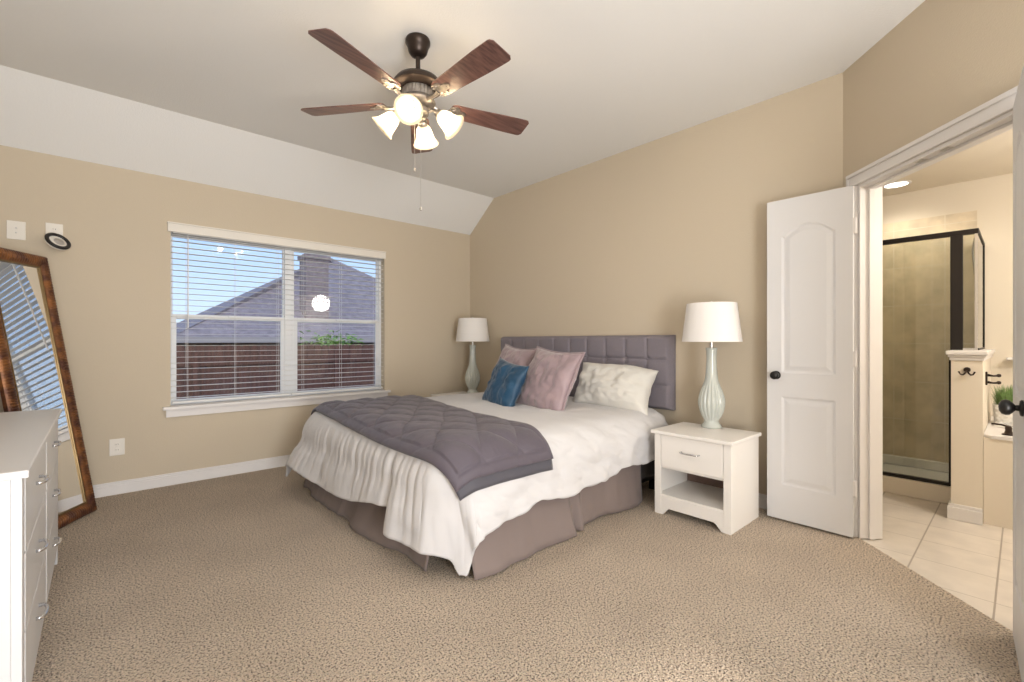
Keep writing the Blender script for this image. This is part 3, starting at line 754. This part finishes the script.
g_.build('gilt_lip', GOLDL, f_, bevel=.002)
MB().box((fw-.002, fw-.002, -.010), (mw-fw+.002, mh-fw+.002, .0), MM).build('mirror_glass', MIRR, mi)
MB().box((.02, .02, -.020), (mw-.02, mh-.02, -.011), MM).build('backing_board', INNER, mi)

# ---------------------------------------------------------------- wall plates
def outlet(label, x, z, kind='outlet'):
    t = thing('wall_outlet', label, 'outlet', (x, WY, z))
    MB().prism([(-.044, -.062), (.044, -.062), (.044, .062), (-.044, .062)], .0, .006, RX(R(90))).build('plate', PLATE, t, bevel=.0025)
    m = MB()
    if kind == 'outlet':
        for s in (-1, 1):
            MB().lathe([(0, .009), (.014, .009), (.015, .006)], 20, T(0, 0, s*.020) @ RX(R(90)), cap=False).build('socket', PLATE, t, smooth='auto')
        for s in (-1, 1):
            m = MB()
            for x_ in (-.006, .006): m.box((x_-.001, -.0098, s*.020-.003), (x_+.001, -.0085, s*.020+.005))
            m.build('socket_slots', DARKP, t)
    else:
        for s in (-1, 1): MB().lathe([(0, .013), (.0035, .013), (.005, .010), (.005, .006)], 12, T(0, 0, s*.016) @ RX(R(90)), cap=False).build('jack', STEEL, t)
    return t
outlet('white jack plate high on the wall above the mirror', -.408, 1.89, 'jack')
outlet('white wall plate behind the black ringed plug-in device', -.226, 1.905)
outlet('white outlet low on the wall between mirror and window', .107, .352)
# black rimmed plug-in device
pd = thing('plug_in_device', 'round black rimmed plug-in device on the high wall plate above the mirror', 'device', (-.222, WY-.0105, 1.868))
MB().prism([(-.022, -.03), (.022, -.03), (.022, .03), (-.022, .03)], 0, .03, RX(R(90))).build('plug_body', PLATE, pd, bevel=.004)
Mx = T(.016, -.062, -.036) @ RZ(R(10)) @ RX(R(52)) @ RY(R(18)) @ Matrix.Scale(1.14, 4)
MB().lathe([(.032, -.034), (.058, -.012), (.060, .0), (.040, .002), (.0, .002)], 36, Mx, cap=False).build('white_cup', PLATE, pd, smooth='auto')
MB().lathe([(.052+.0105*math.cos(a*PI/6), .004+.009*math.sin(a*PI/6)) for a in range(12)], 48, Mx, close=True).build('black_rim', DARKP, pd, smooth=True)
MB().lathe([(.0, .008), (.018, .006), (.026, .002)], 30, Mx @ T(.006, 0, 0), cap=False).build('lens', STEEL, pd, smooth=True)

# ---------------------------------------------------------------- ceiling fan
FXc, FYc = 1.30, 2.212
fan = thing('ceiling_fan', 'five blade walnut ceiling fan with four lit frosted glass shades', 'ceiling fan', (FXc, FYc, CH))
FT = CH
MB().lathe([(0, 0), (.064, 0), (.067, -.008), (.067, -.022), (.060, -.034), (.055, -.050), (.050, -.070), (.038, -.086), (.018, -.094), (0, -.094)][::-1], 36, cap=False).build('canopy', BRONZE, fan, smooth='auto')
MB().lathe([(.0125, -.20), (.0125, -.08)], 16).lathe([(.012, -.20), (.030, -.195), (.034, -.180), (.020, -.168), (.012, -.166)], 24).build('downrod', BRONZE, fan, smooth='auto')
# motor: broad dark dish, ribbed silver band, lower pewter body
MB().lathe([(0, -.195), (.030, -.195), (.075, -.205), (.115, -.222), (.132, -.245), (.134, -.262), (.118, -.272), (.085, -.276), (0, -.276)], 48, cap=False).build('motor_top', BRONZE, fan, smooth='auto')
MB().lathe([(.078, -.275), (.084, -.280), (.084, -.325), (.092, -.332), (.096, -.345), (.084, -.362), (.060, -.372), (0, -.374)], 96, flute=lambda a, z: 1+.035*(1 if math.sin(a*28) > 0 else 0)*(1 if -.326 < z < -.279 else 0), cap=False).build('motor_band', PEWTER, fan, smooth='auto')
BZ = -.345
yawcam = R(42)
def blade_parts(az):
    # az: world angle about z (from +X)
    M = RZ(az) @ T(0, 0, BZ)
    Mp = M @ RX(R(-12))
    L0, L1 = .185, .665
    def outline(r):
        # half width along the blade
        t = (r-L0)/(L1-L0)
        wv = .055 + .016*smooth01(t*1.1)
        if t > .955: wv *= math.sqrt(max(0.0, 1-((t-.955)/.045)**2*.45))
        if t < .06: wv *= .72+.28*math.sqrt(t/.06)
        return wv
    n = 40; top = []; 
    rs = [L0+(L1-L0)*k/(n-1) for k in range(n)]
    poly = [(r, -outline(r)) for r in rs] + [(r, outline(r)) for r in rs[::-1]]
    bl_ = MB().prism(poly, -.003, .003, Mp).build('blade', WALNUT, fan, bevel=.0015)
    # bracket: arm from the motor and a scrolled plate under the blade root
    mb = MB().tube([M @ Vector(p) for p in ((.075, 0, .005), (.11, 0, -.012), (.15, 0, -.018), (.19, 0, -.010))], [.013, .010, .009, .011], 8)
    lobes = [(.175, -.010), (.188, -.034), (.215, -.047), (.232, -.036), (.236, -.020), (.262, -.018), (.278, 0), (.262, .018), (.236, .020), (.232, .036), (.215, .047), (.188, .034), (.175, .010)]
    mb.prism(lobes, -.010, -.0035, Mp)
    for (x, y) in ((.21, -.026), (.21, .026), (.256, 0)):
        mb.lathe([(0, -.014), (.005, -.013), (.006, -.009)], 10, Mp @ T(x, y, 0), cap=False)
    mb.tube([Mp @ Vector((.195+.016*math.cos(t*PI/5), .030*1+.012*math.sin(t*PI/5), -.010)) for t in range(10)], .003, 6, closed=True)
    mb.tube([Mp @ Vector((.195+.016*math.cos(t*PI/5), -.030+.012*math.sin(t*PI/5), -.010)) for t in range(10)], .003, 6, closed=True)
    mb.build('blade_bracket', PEWTER, fan, smooth='auto')
# camera-frame angles (from the camera's right, towards away) -> world: right axis is at -42 deg
for k in range(5): blade_parts(R(27 + 72*k) - yawcam)
# light kit
MB().lathe([(0, -.372), (.052, -.374), (.060, -.385), (.058, -.405), (.046, -.418), (.022, -.428), (.026, -.436), (.020, -.450), (.008, -.458), (0, -.459)], 40, cap=False).build('light_kit_hub', PEWTER, fan, smooth='auto')
for k in range(4):
    az = R(-92 + 90*k) - yawcam
    M = RZ(az)
    arm = [(.045, 0, -.395), (.075, 0, -.388), (.100, 0, -.392), (.118, 0, -.408)]
    MB().tube([M @ Vector(p) for p in arm], .008, 8).build('light_arm', PEWTER, fan, smooth=True)
    # shade frame: axis tilts outwards-down
    Ms = M @ T(.112, 0, -.402) @ RY(R(180-48))
    MB().lathe([(0, -.012), (.020, -.010), (.024, .0), (.024, .022), (.020, .026)], 24, Ms, cap=False).build('shade_fitter', PEWTER, fan, smooth='auto')
    s_ = MB().lathe([(.022, .010), (.030, .016), (.040, .032), (.046, .055), (.051, .080), (.060, .102), (.074, .120), (.072, .121), (.058, .104), (.048, .080), (.043, .055), (.037, .034), (.028, .020), (.020, .014)], 40, Ms, close=True).build('glass_shade', GLOW, fan, smooth=True)
    MB().lathe([(0, .020), (.011, .024), (.013, .034), (.011, .044), (0, .046)], 20, Ms, cap=False).build('bulb', BULB, s_, smooth=True)
    lp = Ms @ Vector((0, 0, .078))
    light('fan_bulb_light', 'POINT', lp, 10, (1, .92, .82), .024, parent=fan)
# pull chains
MB().tube([(.012, -.010, -.45), (.012, -.010, -.91)], .0013, 5).lathe([(0, -.935), (.007, -.930), (.008, -.922), (.003, -.912), (0, -.910)], 12, T(.012, -.010, 0), cap=False).build('pull_chain', STEEL, fan)
MB().tube([(-.020, .0, -.44), (-.020, .0, -.705)], .0013, 5).lathe([(0, -.728), (.006, -.722), (.007, -.716), (.003, -.706), (0, -.704)], 12, T(-.020, .0, 0), cap=False).build('pull_chain', STEEL, fan)

# ---------------------------------------------------------------- bathroom
SX = 4.45
struct(MB().box((SX, .315, -.006), (SX+.10, 1.5, .115)).build('trim_shower_curb', BWALL, bevel=.006))
tag(MB().box((SX+.10, .335, .0), (5.224, 1.485, .06)).box((5.19, .335, .06), (5.224, 1.485, .14)).box((SX+.10, 1.45, .06), (5.19, 1.485, .14)).build('shower_pan', TUBM, bevel=.01), 'white shower pan on the floor behind the glass door', 'shower pan')
# half wall between shower and tub, end face to the bedroom
PX0 = 4.115; PY0, PY1 = .168, .312
pw = struct(MB().box((PX0, PY0, -.006), (5.24, PY1, 1.035)).build('wall_half', BWALL))
MB().box((PX0-.008, PY0-.008, 1.02), (5.239, PY1+.008, 1.04)).box((PX0-.015, PY0-.015, 1.04), (5.238, PY1+.015, 1.056)).box((PX0-.026, PY0-.024, 1.056), (5.237, PY1+.024, 1.082)).build('cap', TRIM, pw, bevel=.004)
MB().box((PX0-.020, PY0-.0, -.006), (PX0, PY1+.018, .075)).box((PX0-.012, PY0-.0, .075), (PX0, PY1+.012, .095)).box((PX0, PY1, -.006), (SX, PY1+.018, .075)).build('base_trim', TRIM, pw, bevel=.003)
# shower enclosure
se = thing('shower_enclosure', 'framed glass shower enclosure with dark bronze frame', 'shower enclosure', (SX+.05, .31, .115))
zt = 1.92-.115
MB().box((-.018, -.108, zt-.035), (.018, 1.18, zt)).build('header_rail', FRAMEB, se, bevel=.002)
MB().box((-.018, .035, 0), (.018, 1.18, .024)).build('sill_rail', FRAMEB, se, bevel=.002)
MB().box((-.020, -.030, .967), (.020, .034, zt-.035)).box((-.016, .026, .0), (.016, .042, .967)).build('corner_post', FRAMEB, se, bevel=.002)
MB().box((-.014, 1.14, .024), (.014, 1.18, zt-.035)).build('wall_jamb', FRAMEB, se)
MB().box((-.003, .034, .024), (.003, 1.14, zt-.035)).build('glass_door', SGLASS, se)
MB().box((-.003, -.088, .981), (.003, -.030, zt-.035)).build('side_glass', SGLASS, se)
MB().box((-.012, -.102, .967), (.012, -.088, zt-.035)).box((-.012, -.088, .967), (.012, -.030, .981)).build('side_jamb', STEEL, se)
MB().box((.018, -.102, .967), (.74, -.098, zt-.0)).build('return_glass', SGLASS, se)
MB().box((.018, -.108, zt-.020), (.738, -.092, zt)).box((.018, -.108, .967), (.738, -.092, .979)).box((.722, -.108, .979), (.738, -.092, zt-.02)).build('return_frame', FRAMEB, se)
MB().tube([(.05, -.085, 1.75), (.05, -.075, 1.66), (.05, -.085, 1.50)], .006, 6).build('squeegee_strip', STEEL, se)
# double robe hook on the half wall end
hk = thing('robe_hook', 'dark bronze double robe hook on the end of the half wall', 'hook', (PX0, .238, .950))
MB().lathe([(0, .012), (.014, .010), (.017, .004), (.017, 0)], 20, Matrix.Translation((0, 0, .012)) @ RY(R(-90)), cap=False).build('rosette', BRONZE, hk, smooth='auto')
for s in (-1, 1):
    MB().tube([(-.008, 0, .006), (-.016, s*.010, -.012), (-.020, s*.018, -.020), (-.027, s*.028, -.017), (-.031, s*.034, -.006), (-.032, s*.036, .002)], [.005, .005, .005, .0045, .0045, .006], 8).build('hook_arm', BRONZE, hk, smooth=True)
# tub with deck
tub = thing('bathtub', 'white bathtub set in a cream boxed deck beside the half wall', 'bathtub', (4.68, -.55, 0))
def L(x, y, z): return (x-4.68, y+.55, z)
TX0, TX1, TY0, TY1 = 4.14, 5.238, -1.298, .166
cx, cy, rx, ry = 4.70, -.56, .40, .66
m = MB()
def deck(u, v):
    a = u*2*PI; ca, sa = math.cos(a), math.sin(a)
    # from ellipse to rectangle
    ex, ey = cx+rx*ca, cy+ry*sa
    k = 1e9
    if ca > 1e-6: k = min(k, (TX1-cx)/ca)
    if ca < -1e-6: k = min(k, (TX0-cx)/ca)
    if sa > 1e-6: k = min(k, (TY1-cy)/sa)
    if sa < -1e-6: k = min(k, (TY0-cy)/sa)
    qx, qy = cx+k*ca, cy+k*sa
    return L(ex+(qx-ex)*v, ey+(qy-ey)*v, .555)
m.grid(121, 6, deck); m.build('deck', TRIM, tub, solid=.02)
MB().box(L(TX0+.008, TY0, -.006), L(TX0+.028, TY1, .538)).build('front_panel', BWALL, tub)
Mt = Matrix.Translation(L(cx, cy, 0)) @ Matrix.Diagonal((rx, ry, 1, 1))
MB().lathe([(1.07, .557), (1.06, .572), (.99, .576), (.95, .560), (.90, .42), (.82, .20), (.6, .14), (0, .13)], 64, Mt, cap=False).build('tub_basin', TUBM, tub, smooth=True)
fa = thing('tub_faucet', 'dark bronze lever tap on the front deck of the tub', 'faucet', (4.24, .060, .556))
MB().lathe([(0, 0), (.030, 0), (.030, .006), (.020, .012), (.015, .030), (.017, .044), (.012, .056), (0, .060)][::-1], 20, cap=False).build('tap_body', BRONZE, fa, smooth='auto')
MB().tube([(0, 0, .052), (-.01, .03, .062), (-.012, .075, .064)], [.007, .006, .005], 8).build('lever', BRONZE, fa, smooth=True)
fa2 = thing('wall_spout', 'chrome and bronze two arm fixture on the side of the half wall above the tub', 'fixture', (4.42, PY0, .895))
MB().box((-.022, -.010, -.045), (.022, 0, .045)).build('back_plate', BRONZE, fa2, bevel=.004)
for z in (-.025, .022):
    MB().tube([(0, -.01, z), (0, -.035, z-.004), (-.004, -.054, z-.002)], [.009, .006, .007], 8).lathe([(0, -.012), (.010, -.008), (.012, 0), (.010, .008), (0, .012)], 12, T(-.004, -.062, z), cap=False).build('arm', BRONZE, fa2, smooth=True)
# basket of grass on the deck
gp = thing('grass_planter', 'faux grass in a white woven planter on the tub deck', 'plant', (4.78, .075, .556))
m = MB()
def wv(u, v):
    a = u*2*PI; r = .060+.008*v + .004*math.sin(a*14 + (PI if int(v*7.99) % 2 else 0))
    sq = 1/(max(abs(math.cos(a)), abs(math.sin(a)))**.5)
    return (r*sq*math.cos(a), r*sq*math.sin(a), .004+v*.135)
m.grid(85, 24, wv); m.lathe([(0, .003), (.064, .003)], 24, cap=False); m.build('basket', BASKET, gp, smooth=True, solid=.004)
m = MB(); rr = random.Random(3)
for k in range(340):
    a = rr.uniform(0, 2*PI); r = .050*math.sqrt(rr.random()); x, y = r*math.cos(a), r*math.sin(a)
    h = rr.uniform(.10, .19); lx, ly = x*rr.uniform(.4, 1.4)+rr.gauss(0, .018), y*rr.uniform(.4, 1.0)+rr.gauss(0, .014); b0 = .10
    w_ = .0028; px, py = math.cos(a+1.57)*w_, math.sin(a+1.57)*w_
    m.add([(x-px, y-py, b0), (x+px, y+py, b0), (x+lx*.4+px, y+ly*.4+py, b0+h*.55), (x+lx*.4-px, y+ly*.4-py, b0+h*.55), (x+lx, y+ly, b0+h)], [(0, 1, 2, 3), (3, 2, 4)])
m.build('grass_blades', LEAFM, gp)
# corner of the sill shelf above the tub
struct(MB().box((5.12, -1.0, 1.0), (5.24, .085, 1.02)).box((5.18, -.02, .92), (5.24, .0, 1.0)).box((5.15, -.02, .96), (5.18, .0, 1.0)).build('trim_bathroom_ledge', TRIM, bevel=.006))
# recessed downlight
cn = thing('recessed_downlight', 'round recessed downlight glowing in the bathroom ceiling', 'ceiling light', (4.90, .70, 2.44))
MB().lathe([(.075, -.001), (.098, -.001), (.098, -.006), (.078, -.008)], 40, close=True).build('trim_ring', TRIM, cn, smooth='auto')
MB().lathe([(0, -.004), (.076, -.004)], 32, cap=False).build('lens', CAN, cn)
light('downlight_lamp', 'SPOT', (4.90, .70, 2.42), 26, (1, .90, .74), .07)
bpy.data.objects['downlight_lamp'].data.spot_size = R(150); bpy.data.objects['downlight_lamp'].data.spot_blend = 1
cn2 = copy_tree(cn); cn2.location = (4.3, -.6, 2.44); cn2['label'] = 'second round downlight in the bathroom ceiling, over the tub'
light('tub_downlight_lamp', 'SPOT', (4.3, -.6, 2.42), 26, (1, .92, .80), .07)
bpy.data.objects['tub_downlight_lamp'].data.spot_size = R(172); bpy.data.objects['tub_downlight_lamp'].data.spot_blend = .8
light('bathroom_fill_light', 'POINT', (3.55, -.75, 1.95), 52, (1, .95, .89), .18)  # added lamp out of view, lifts the brightness of the bathroom
